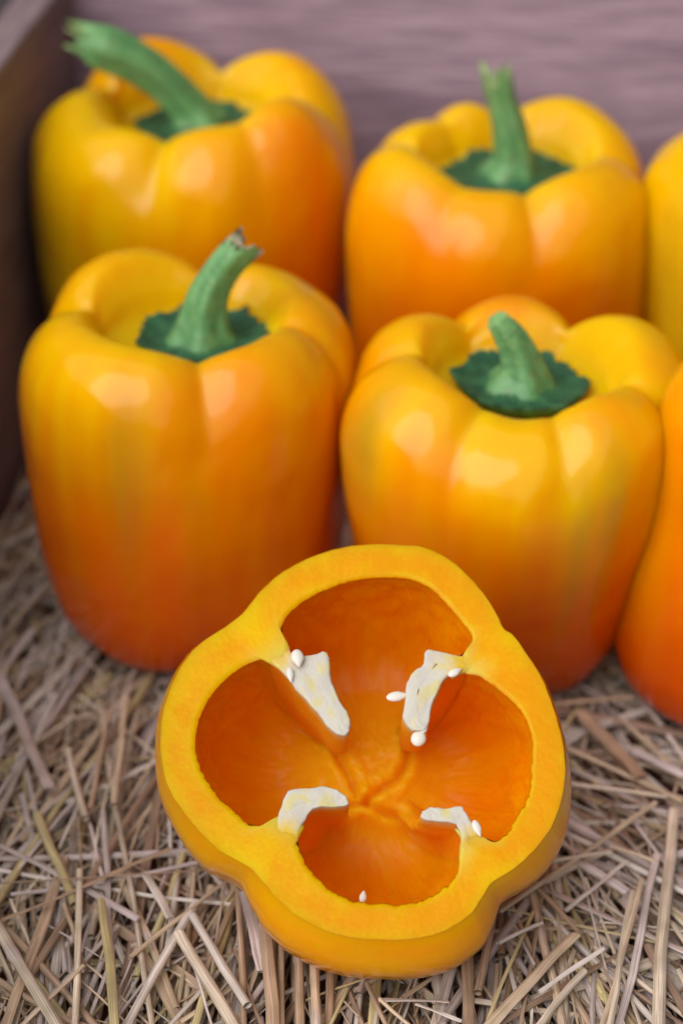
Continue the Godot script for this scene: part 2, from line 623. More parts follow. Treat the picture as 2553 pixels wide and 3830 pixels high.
	pepper({
		label = "orange yellow pepper cropped by the right edge with a waist and wide bottom", seed = 6.0,
		at = Vector3(0.1045, -0.004, 0.024), R = 0.0375, H = 0.09, yellow_from = 0.55,
		rf = [0.0, 0.34, 0.62, 0.88, 1.0, 0.97, 0.87, 0.83, 0.77, 0.65, 0.5, 0.39, 0.32, 0.18, 0.0],
		grooves = [[100, 0.6, 0], [15, 0.8, 0], [215, 0.7, 0], [300, 0.9, 0]],
		rc = 0.0135, teeth = 6, curl = 0.001,
		stem = [[0, 0, 0, 0.008], [0, 0.006, 0, 0.0054], [0.002, 0.014, 0, 0.0044], [0.006, 0.023, 0, 0.004]],
	})


# ---------------------------------------------------------------- cut pepper

const CUT_OUTER := [[3.4, 39.6], [11.6, 39.0], [20.1, 38.8], [29.5, 38.4], [37.9, 38.5], [41.0, 38.0], [45, 38.9], [49.2, 40.0], [56.2, 41.8], [62.8, 43.3], [69.4, 44.6], [75.6, 45.0], [80.5, 44.5], [89.8, 44.0], [97.6, 43.5], [106.8, 42.6], [115.2, 41.5], [124.0, 39.9], [131.7, 38.4], [139.0, 38.8], [147.0, 40.5], [153.9, 41.6], [161.5, 42.0], [170.2, 42.3], [178.4, 42.2], [183.4, 42.0], [192.5, 41.4], [204.2, 39.3], [216.9, 37.3], [228.0, 35.2], [236.0, 36.0], [240.5, 37.0], [247.3, 38.3], [256.7, 39.6], [265.0, 40.3], [275.2, 40.9], [286.8, 41.7], [293.4, 41.6], [299.8, 40.9], [306.0, 39.2], [310.3, 38.3], [317.6, 39.3], [329.3, 40.6], [338.7, 41.1], [346.4, 40.9], [354.8, 40.4]]
const CUT_INNER := [[1.9, 33.7], [11.7, 32.5], [21.3, 30.0], [32.0, 27.5], [38.4, 25.4], [41.1, 28.8], [43.6, 30.8], [47.6, 32.4], [54.2, 33.4], [61.6, 35.1], [69.0, 36.8], [76.0, 37.4], [83.3, 36.9], [93.5, 36.1], [103.5, 35.0], [112.2, 34.0], [120.0, 32.7], [125.0, 31.0], [130.0, 28.0], [135.3, 27.0], [140.4, 28.7], [146.8, 30.6], [155.7, 32.5], [164.5, 34.0], [173.1, 34.9], [180.1, 35.0], [188.1, 34.5], [194.6, 33.4], [202.0, 32.0], [209.7, 30.2], [215.7, 29.6], [220.0, 27.0], [225.0, 24.3], [233.9, 24.8], [240.0, 26.7], [245.3, 28.6], [251.5, 30.4], [259.7, 32.2], [266.8, 33.2], [273.6, 33.5], [281.0, 34.3], [288.7, 34.4], [296.1, 34.0], [302.4, 32.8], [308.7, 29.4], [313.5, 27.6], [317.5, 31.0], [320.6, 32.8], [323.2, 33.7], [331.8, 34.0], [340.6, 34.4], [351.7, 33.8]]


const SLANT := 0.14   # the fruit was cut obliquely: its axis leans up the cut


func radial(list: Array, deg: float) -> float:   # smooth closed curve through [degrees, millimetres], in metres
	var n := list.size()
	deg = fposmod(deg, 360.0)
	var k := n - 1
	for j in n:
		if list[j][0] > deg:
			k = j - 1
			break
	k = posmod(k, n)
	var a: float = list[k][0]
	var b: float = list[(k + 1) % n][0]
	var t := fposmod(deg - a, 360.0) / maxf(fposmod(b - a, 360.0), 0.01)
	return cr(list[posmod(k - 1, n)][1], list[k][1], list[(k + 1) % n][1], list[(k + 2) % n][1], t) * 0.001


func make_cut_pepper() -> void:
	var o := thing("cut_pepper", "front pepper cut open, hollow with orange walls, white pith and seeds facing the viewer", "cut bell pepper", Vector3(0.0052, 0, 0.118))
	var e := deg_to_rad(54.0)
	var frame := Transform3D(Basis(Vector3.RIGHT, Vector3(0, sin(e), cos(e)), Vector3(0, -cos(e), sin(e))), Vector3(0, 0.045, 0))
	var n := 540
	var outer := PackedFloat32Array()
	var inner := PackedFloat32Array()
	var sept := PackedFloat32Array()   # how near a direction is to one of the four inner ribs
	for k in n:
		var deg := 360.0 * k / n
		var a := TAU * k / n
		var low := smoothstep(0.15, -0.3, sin(a))
		outer.append(radial(CUT_OUTER, deg) + 0.00012 * noise.get_noise_2d(cos(a) * 9.0, sin(a) * 9.0))
		inner.append(radial(CUT_INNER, deg) + (0.00012 + 0.0003 * low) * noise.get_noise_2d(cos(a) * 17.0 + 5.0, sin(a) * 17.0) + 0.00014 * noise.get_noise_2d(cos(a) * 60.0, sin(a) * 60.0 + 9.0))
		var q := 0.0
		for c in [38.0, 134.0, 226.0, 313.0]:
			q = maxf(q, exp(-pow(turn_gap(deg, c) / 9.0, 2.0)))
		sept.append(q)

	# skin under the cut
	var s := Shape.new()
	var ss := [1.0, 1.015, 1.04, 1.045, 1.03, 0.97, 0.86, 0.68, 0.47, 0.25, 0.0]
	var sd := [0.0, 0.002, 0.007, 0.015, 0.024, 0.033, 0.040, 0.045, 0.046, 0.044, 0.041]
	var rows := 56
	for r in rows:
		var t := 10.0 * r / (rows - 1)
		var k1 := along(ss, t)
		var dep := along(sd, t)
		var round_off := smoothstep(4.0, 9.0, t)
		for k in n:
			var a := TAU * k / n
			var rr := lerpf(outer[k], 0.0405 * (1.0 - 0.08 * sept[k]), round_off * 0.6) * k1
			var blot := noise.get_noise_3d(cos(a) * 1.3 + 60.0, t * 0.4, sin(a) * 1.3)
			rr *= 1.0 - 0.02 * sept[k] * smoothstep(0.5, 3.0, t)
			rr *= 1.0 + 0.11 * (1.0 - 0.25 * sept[k]) * smoothstep(0.0, 1.0, -sin(a)) * smoothstep(0.0, 2.5, t) * (1.0 - smoothstep(3.5, 7.0, t))
			s.vert(Vector3(cos(a) * rr, -dep + 0.004 * sept[k] * smoothstep(5.0, 8.0, t), -sin(a) * rr - SLANT * dep), Color(0.84, 0.30, 0.0).lerp(Color(0.84, 0.42, 0.001), clampf(0.4 + 0.6 * blot, 0.0, 1.0)))
	s.grid(0, rows, n, true, false)
	part("skin", s.mesh(), skin_mat, o, frame)

	# the cut rim of flesh; it reaches a little under the root of each rib
	var under := PackedFloat32Array()
	for k in n:
		var deg := 360.0 * k / n
		var q := 0.0
		for win in [[37.6, 45.0], [126.2, 139.6], [219.5, 235.4], [313.4, 320.0]]:
			q = maxf(q, smoothstep(win[0] - 0.5, win[0] + 1.0, deg) * (1.0 - smoothstep(win[1] - 1.0, win[1] + 0.5, deg)))
		under.append(0.0032 * q)
	var f := Shape.new()
	var fr := 14
	for r in fr:
		var t := float(r) / (fr - 1)
		for k in n:
			var a := TAU * k / n
			var rr := lerpf(inner[k] - under[k], outer[k], t)
			var p := Vector2(cos(a), sin(a)) * rr
			var y := 0.00003 * noise.get_noise_2d(p.x * 500.0, p.y * 500.0) + 0.00012 * noise.get_noise_2d(p.x * 90.0, p.y * 90.0)
			if r == 0:
				y -= 0.0005
			if r == fr - 1:
				y = 0.0
			var m := noise.get_noise_2d(p.x * 130.0 + 9.0, p.y * 130.0)
			var fine := noise.get_noise_2d(p.x * 900.0, p.y * 900.0)
			var y2 := clampf(0.42 + 0.4 * m + 0.3 * fine - 0.35 * sin(PI * t) + 0.5 * sept[k] - 0.25 * cos(a), 0.0, 1.0)
			var col := Color(0.84, 0.32, 0.001).lerp(Color(0.86, 0.48, 0.003), y2)
			col = col.lerp(Color(0.86, 0.6, 0.14), sept[k] * sept[k] * (1.0 - smoothstep(0.0, 0.55, t)) * 0.6)
			f.vert(Vector3(p.x, y, -p.y), col)
	f.grid(0, fr, n, true, false)

	# the hollow: one line runs round the four lobes and the four ribs between them and is swept down to the bottom
	var ribs := [
		{"out": [[20.4, 15.8], [16.4, 14.0], [14.9, 11.5], [13.3, 7.8], [12.7, 4.2], [11.5, 2.4], [8.9, 3.0], [7.5, 5.4], [8.0, 9.7], [8.2, 12.7], [9.4, 15.2], [11.7, 17.1], [12.4, 20.2], [16.5, 19.6], [19.2, 18.8]], "wall": Vector2(23.5, 19.2), "spine": [Vector2(21.5, 17.8), Vector2(14.2, 17), Vector2(10.4, 11), Vector2(10.4, 4.5)]},
		{"out": [[-17.5, 23.3], [-15.1, 19.1], [-11.9, 18.9], [-8.1, 19.8], [-7.5, 14.6], [-5.8, 9.7], [-3.7, 6.0], [-3.5, 3.0], [-4.6, 1.4], [-6.9, 2.4], [-10.4, 6.6], [-13.9, 10.9], [-16.8, 14.6], [-19.8, 17.4]], "wall": Vector2(-21.5, 22.5), "spine": [Vector2(-19, 20.5), Vector2(-12, 14.5), Vector2(-5, 3.5)]},
		{"out": [[-18.6, -18.2], [-17.6, -14.5], [-16.0, -10.5], [-12.0, -9.6], [-8.0, -9.4], [-5.2, -10.6], [-3.8, -12.2], [-4.2, -13.4], [-8.0, -13.7], [-10.9, -14.1], [-12.6, -16.3], [-14.1, -20.6]], "wall": Vector2(-18.5, -22), "spine": [Vector2(-17, -20), Vector2(-14.4, -13), Vector2(-5.5, -11.8)]},
		{"out": [[18.8, -22.0], [18.2, -17.6], [15.8, -16.8], [11.3, -16.3], [10.8, -15.2], [11.4, -14.3], [13.0, -13.7], [15.8, -13.9], [18.7, -13.5], [20.6, -16.1], [22.3, -19.6]], "wall": Vector2(22, -23), "spine": [Vector2(21, -21), Vector2(18.6, -15.8), Vector2(12, -15.2)]},
	]
	var lobes := [[321.0, 397.0], [44.0, 124.0], [140.6, 215.0], [240.5, 308.0]]   # right, top, left, bottom, in degrees
	var line: Array[Vector2] = []      # millimetres
	var owner_of := PackedInt32Array() # -1 on a lobe, else the rib
	var deep_in := PackedFloat32Array()  # 1 at a rib's tip
	var around := PackedFloat32Array() # direction on the bottom, in radians
	for q in 4:
		var la: float = lobes[q][0]
		var lb: float = lobes[q][1]
		for k in 90:
			var deg := lerpf(la, lb, k / 89.0)
			var at := fposmod(deg, 360.0) / 360.0 * n
			var r0 := lerpf(inner[int(at) % n], inner[(int(at) + 1) % n], at - int(at))
			line.append(Vector2.from_angle(deg_to_rad(deg)) * r0 * 1000.0)
			owner_of.append(-1)
			deep_in.append(0.0)
			around.append(deg_to_rad(lerpf(la + 11.0, lb - 11.0, k / 89.0)))
		var rib: Array = ribs[q].out
		var next_a: float = lobes[(q + 1) % 4][0] + (360.0 if lobes[(q + 1) % 4][0] < fposmod(lb, 360.0) else 0.0)
		var from := fposmod(lb, 360.0) - 11.0
		var m := 44
		for k in m:
			var t := (rib.size() - 1) * float(k) / (m - 1)
			var xs := []
			var ys := []
			for p in rib:
				xs.append(p[0])
				ys.append(p[1])
			var jag := Vector2(noise.get_noise_2d(k * 0.45, q * 9.0), noise.get_noise_2d(k * 0.45, q * 9.0 + 50.0)) * 0.3
			line.append(Vector2(along(xs, t), along(ys, t)) + jag)
			owner_of.append(q)
			deep_in.append(smoothstep(0.0, 0.4, 0.5 - absf(float(k) / (m - 1) - 0.5)))
			around.append(deg_to_rad(lerpf(from, next_a + 11.0, float(k) / (m - 1))))
	part("cut_rim", f.mesh(), flesh_mat, o, frame)
	var w := Shape.new()
	var e_of := [0.0, 0.0, 0.01, 0.04, 0.1, 0.2, 0.4, 0.7, 1.0]
	var d_of := [0.3, 3.0, 8.0, 14.5, 22.0, 30.0, 37.0, 39.0, 35.5]
	var d_rib := [0.3, 3.0, 8.0, 14.5, 21.5, 27.5, 32.0, 34.5, 35.5]
	var bulge := [1.0, 1.012, 1.03, 1.04, 1.04, 1.03, 1.02, 1.0, 1.0]
	var wall_rows := 64
	var wr := 92
	var cols := line.size()
	for r in wr:
		var t := 8.0 * minf(r, wall_rows - 1) / (wall_rows - 1)
		var disc := maxf(0.0, float(r - wall_rows + 1) / (wr - wall_rows))
		for k in cols:
			var inr := deep_in[k]
			var ring := Vector2.from_angle(around[k]) * 10.5
			var p := (line[k] * lerpf(along(bulge, t), 1.0, inr)).lerp(ring, clampf(along(e_of, t), 0.0, 1.0))
			var d := lerpf(along(d_of, t), along(d_rib, t), inr)
			var soft := smoothstep(0.6, 2.5, t)
			var rough_ := noise.get_noise_3d(line[k].x * 0.12, line[k].y * 0.12, d * 0.09)
			p *= 1.0 + 0.035 * rough_ * soft * (1.0 - disc)
			if disc > 0.0:
				p *= 1.0 - disc
				d -= 2.6 * (1.0 - pow(1.0 - disc, 2.0))
			if t > 6.5:   # the folds where the lobes meet on the bottom
				for fold in [[Vector2(-7.5, 7.0), Vector2(-5.2, 1.8), Vector2(-3.0, -2.2), Vector2(-1.8, -6.0)], [Vector2(9.6, 7.8), Vector2(9.3, 2.0), Vector2(7.0, -2.0), Vector2(3.2, -4.4), Vector2(0.2, -7.2), Vector2(-5.0, -8.6)], [Vector2(0.2, -7.2), Vector2(4.5, -9.5), Vector2(9.0, -10.0)]]:
					var near := 100.0
					for j in fold.size() - 1:
						near = minf(near, p.distance_to(Geometry2D.get_closest_point_to_segment(p, fold[j], fold[j + 1])))
					d += (1.7 * exp(-pow(near / 0.7, 2.0)) - 0.9 * exp(-pow((near - 2.2) / 1.4, 2.0))) * smoothstep(6.5, 8.0, t)
			d += 0.5 * noise.get_noise_2d(p.x * 0.22, p.y * 0.22 + 40.0) * smoothstep(5.0, 8.0, t)
			var m := noise.get_noise_3d(line[k].x * 0.08, line[k].y * 0.08, d * 0.06 + 8.0)
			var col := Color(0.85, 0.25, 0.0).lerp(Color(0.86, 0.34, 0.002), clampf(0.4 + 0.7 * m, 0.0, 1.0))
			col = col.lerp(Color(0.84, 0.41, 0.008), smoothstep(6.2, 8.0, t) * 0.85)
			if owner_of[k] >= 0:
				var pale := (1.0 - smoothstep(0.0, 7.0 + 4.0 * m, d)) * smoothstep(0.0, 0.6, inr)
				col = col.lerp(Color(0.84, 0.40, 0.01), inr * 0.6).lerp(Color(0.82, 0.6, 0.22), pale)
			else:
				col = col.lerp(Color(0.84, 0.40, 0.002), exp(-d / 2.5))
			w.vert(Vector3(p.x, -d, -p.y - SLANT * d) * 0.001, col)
	var of_wall := PackedInt32Array()
	var of_rib := [PackedInt32Array(), PackedInt32Array(), PackedInt32Array(), PackedInt32Array()]
	w.grid(0, wr, cols, true, true)
	for t in w.i.size() / 6:
		var r := t / cols
		var k := t % cols
		var q := owner_of[k]
		for j in 6:
			if r < wall_rows - 12 and q >= 0 and owner_of[(k + 1) % cols] == q:
				of_rib[q].append(w.i[t * 6 + j])
			else:
				of_wall.append(w.i[t * 6 + j])
	var all_normals := w.normals()
	part("inner_wall", w.only(of_wall, all_normals), wall_mat, o, frame)

	# seeds: rib, place on the cut (mm), height, length, width, turn
	var seeds := [
		[0, -14.3, 18.0, 1.3, 3.7, 2.7, -80.0], [0, -15.8, 14.5, 0.9, 3.1, 1.5, -82.0],
		[1, 18.1, 14.9, 0.9, 2.9, 1.8, 30.0], [1, 6.1, 10.2, -0.6, 4.2, 2.2, 8.0], [1, 10.6, 1.2, -0.8, 3.6, 3.2, 60.0], [1, 11.6, 2.9, -0.2, 1.8, 1.5, 40.0],
		[3, 22.0, -18.0, 0.2, 3.4, 1.7, -70.0], [2, -0.9, -30.5, -6.5, 2.4, 1.5, 80.0],
	]
	for q in ribs.size():
		var rib: Dictionary = ribs[q]
		var top := rib_top(rib, q, line, owner_of)
		var both: ArrayMesh = w.only(of_rib[q], all_normals)
		var arr := top.surface_get_arrays(0)
		both.add_surface_from_arrays(Mesh.PRIMITIVE_TRIANGLES, arr)
		var node := part("pith_rib", both, pith_mat, o, frame)
		for sd2 in seeds:
			if sd2[0] == q:
				var b := Basis(Vector3.UP, deg_to_rad(sd2[6]))
				part("seed", seed_shape(sd2[4] * 0.0005, sd2[5] * 0.0005), seed_mat, node, Transform3D(b, Vector3(sd2[1] * 0.001, sd2[3] * 0.001, -sd2[2] * 0.001)))


func along_line(pts: Array, t: float) -> Vector2:
	var x := t * (pts.size() - 1)
	var k := clampi(int(x), 0, pts.size() - 2)
	return pts[k].lerp(pts[k + 1], x - k)


func rib_top(rib: Dictionary, q: int, line: Array[Vector2], owner_of: PackedInt32Array) -> ArrayMesh:
	var out: Array[Vector2] = []
	for k in line.size():
		if owner_of[k] == q:
			out.append(line[k])
	var wall: Vector2 = rib.wall
	for k in 8:   # closed inside the flesh of the rim
		var t := (k + 1) / 9.0
		out.append(out[43].lerp(wall, t * 2.0) if t < 0.5 else wall.lerp(out[0], t * 2.0 - 1.0))
	var spine: Array = rib.spine
	var s := Shape.new()
	var tops := [0.0, 0.3, 0.55, 0.72, 0.84, 0.92, 0.97, 1.0]
	var drop := [0.0, 0.0, 0.02, 0.04, 0.08, 0.14, 0.26, 0.62]
	for r in tops.size():
		for k in out.size():
			var near := 1e9
			for j in 33:
				near = minf(near, along_line(spine, j / 32.0).distance_squared_to(out[k]))
			var best := Vector2.ZERO
			var u := 0.0
			var total := 0.0
			for j in 33:
				var at := along_line(spine, j / 32.0)
				var share := exp(-(at.distance_squared_to(out[k]) - near) / 5.0)
				u += j / 32.0 * share
				total += share
			u /= total
			best = along_line(spine, u)   # both sides meet on the spine
			var p := best.lerp(out[k], tops[r])
			var y := 0.36 + 0.4 * noise.get_noise_2d(p.x * 0.15 + q * 20.0, p.y * 0.15) + 0.16 * noise.get_noise_2d(p.x * 0.8, p.y * 0.8)
			y -= drop[r] + 0.75 * (1.0 - smoothstep(0.0, 0.22, u))
			var m := noise.get_noise_2d(p.x * 0.22 + q * 30.0, p.y * 0.22)
			var col := Color(0.70, 0.58, 0.43).lerp(Color(0.76, 0.58, 0.2), smoothstep(0.15, 0.4, m) * 0.8)
			col = col.lerp(Color(0.80, 0.66, 0.38), smoothstep(0.9, 1.0, tops[r]) * 0.5)
			col = col.lerp(Color(0.86, 0.50, 0.02), 1.0 - smoothstep(0.05, 0.34, u + 0.12 * m))
			s.vert(Vector3(p.x, y, -p.y) * 0.001, col)
	s.grid(0, tops.size(), out.size(), true, true)
	var first := s.v.size()
	for p in out:
		s.vert(Vector3(p.x, -0.25, -p.y) * 0.001, Color(0.70, 0.58, 0.43))
	var tris := Geometry2D.triangulate_polygon(PackedVector2Array(out))
	for k in tris.size() / 3:
		s.tri(first + tris[k * 3], first + tris[k * 3 + 1], first + tris[k * 3 + 2])
	return s.mesh()


func seed_shape(half_long: float, half_wide: float) -> ArrayMesh:
	var s := Shape.new()
	var rows := 14
	var n := 18
	for r in rows:
		var t := PI * r / (rows - 1)
		for k in n:
			var a := TAU * k / n
			var x := cos(t)
			var taper := 1.0 - 0.35 * smoothstep(0.2, 1.0, x) 
			s.vert(Vector3(x * half_long * (1.0 + 0.15 * smoothstep(0.5, 1.0, x)), sin(t) * sin(a) * half_wide * 0.55, sin(t) * cos(a) * half_wide * taper), Color(0.76, 0.69, 0.53))
	s.grid(0, rows, n, true, true)
	return s.mesh()


# ---------------------------------------------------------------- straw

const STRAW_TONES := [Color(0.78, 0.62, 0.42), Color(0.84, 0.72, 0.54), Color(0.60, 0.44, 0.29), Color(0.86, 0.79, 0.68), Color(0.42, 0.29, 0.20), Color(0.74, 0.63, 0.32), Color(0.78, 0.68, 0.62)]


func add_straw(s: Shape, a: Vector3, b: Vector3, wide: float, flat: float, sag: float, tint: Color, node_at: float, sides: int, roll: float) -> void:
	var d := b - a
	var long := d.length()
	if long < 0.001:
		return
	d /= long
	var side := d.cross(Vector3.UP).normalized()
	var up := side.cross(d).normalized()
	var stations := [0.0, 0.2, 0.4, 0.6, 0.8, 1.0]
	if node_at > 0.0:
		var h := 0.0016 / long
		stations = [0.0, 0.25 * node_at, 0.6 * node_at, node_at - 3.0 * h, node_at - h, node_at - 0.5 * h, node_at + 0.5 * h, node_at + h, node_at + 2.0 * h, lerpf(node_at, 1.0, 0.4), 1.0]
	var off := rng.randf() * 50.0
	var first := s.v.size()
	var count := 0
	# near end is hollow: an inner ring goes first
	for st in stations:
		var u: float = st
		var swell := 1.0
		var col := tint
		if node_at > 0.0:
			var q := absf(u - node_at) * long
			swell = 1.0 + 0.3 * exp(-pow(q / 0.0013, 2.0))
			col = tint.lerp(Color(0.72, 0.62, 0.56), exp(-pow(q / 0.0018, 2.0)) * 0.8)
		var bow := sag * 4.0 * u * (1.0 - u) + 0.02 * long * noise.get_noise_2d(u * 1.3 + off, 1.0)
		var kink := 0.018 * long * noise.get_noise_2d(u * 1.1 + off, 8.0)
		var mid := a + d * long * u + side * kink + up * bow * 0.4
		var tw := roll + 0.8 * noise.get_noise_2d(u + off, 3.0)
		var w := wide * 0.5 * swell * (1.0 + 0.12 * noise.get_noise_2d(u * 3.0 + off, 5.0))
		for k in sides:
			var t := TAU * k / sides
			var x := cos(t) * w
			var y := sin(t) * w * flat
			var streak := 1.0 + 0.25 * noise.get_noise_2d(k * 1.7 + off, u * 0.8)
			var cc := Color(col.r * streak, col.g * streak, col.b * streak)
			s.vert(mid + side * (x * cos(tw) - y * sin(tw)) + up * (x * sin(tw) + y * cos(tw)), cc, Vector2(float(k) / sides + off, u * long * 9.0 + off))
		count += 1
	s.grid(first, count, sides, true, true)
	for e in 2:   # ends: hollow, with a darker inside
		var ring := first if e == 0 else first + (count - 1) * sides
		var mid := Vector3.ZERO
		for k in sides:
			mid += s.v[ring + k] / sides
		var into := d * wide * (0.8 if e == 0 else -0.8)
		var lip := s.v.size()
		for k in sides:
			s.vert(mid.lerp(s.v[ring + k], 0.68), tint * 0.9)
		for k in sides:
			s.vert(mid.lerp(s.v[ring + k], 0.6) + into, tint * 0.5)
		var hub := s.vert(mid + into * 1.1, tint * 0.4)
		for k in sides:
			var k2 := (k + 1) % sides
			if e == 0:
				s.tri(ring + k, lip + k, ring + k2)
				s.tri(ring + k2, lip + k, lip + k2)
				s.tri(lip + k, lip + sides + k, lip + k2)
				s.tri(lip + k2, lip + sides + k, lip + sides + k2)
				s.tri(lip + sides + k, hub, lip + sides + k2)
			else:
				s.tri(ring + k, ring + k2, lip + k)
				s.tri(ring + k2, lip + k2, lip + k)
				s.tri(lip + k, lip + k2, lip + sides + k)
				s.tri(lip + k2, lip + sides + k2, lip + sides + k)
				s.tri(lip + sides + k, lip + sides + k2, hub)


const TONE_WORDS := ["tan", "pale", "brown", "whitish", "dark brown", "greenish yellow", "greyish"]


func tone() -> int:
	return [0, 0, 1, 1, 2, 2, 3, 3, 4, 5, 6, 6][rng.randi() % 12]


func side_x(z: float) -> float:   # the inner face of the side board
	return -0.081 - 0.123 * (z + 0.2)


func heading(x: float, z: float) -> float:   # the way most stalks lie near a place, radians from +x
	var h := PI / 2.0 + 0.35 * noise.get_noise_2d(x * 12.0, z * 12.0)
	if x > 0.03:
		h -= 0.55 * smoothstep(0.03, 0.07, x)
	else:
		h += 0.3 * smoothstep(0.12, 0.05, z)
	if rng.randf() < 0.25:
		h = rng.randf() * PI
	return h + rng.randfn(0.0, 0.22)


func put_straw(one: Shape, p: Vector3, called: String, label: String, group: String) -> void:
	var o := part(called, one.mesh(), straw_mat, self)
	o.name = numbered(called)
	o.position = p
	tag(o, label, "straw", group)


func region(x: float, z: float) -> String:
	if x > 0.045:
		if z < 0.06:
			return "in the gap by the right pepper"
		return "right of the cut pepper" if z < 0.115 else ("at the lower right" if x < 0.08 else "in the lower right corner")
	if z < 0.05:
		return "beside the tall left pepper"
	if z < 0.09:
		return "in front of the tall left pepper"
	if x > -0.03:
		return "under the cut pepper" if z < 0.135 else "at the bottom edge below the cut pepper"
	return ("left of the cut pepper" if x > -0.055 else "at the left edge") if z < 0.125 else ("in the lower left corner" if x < -0.05 else "at the lower left")


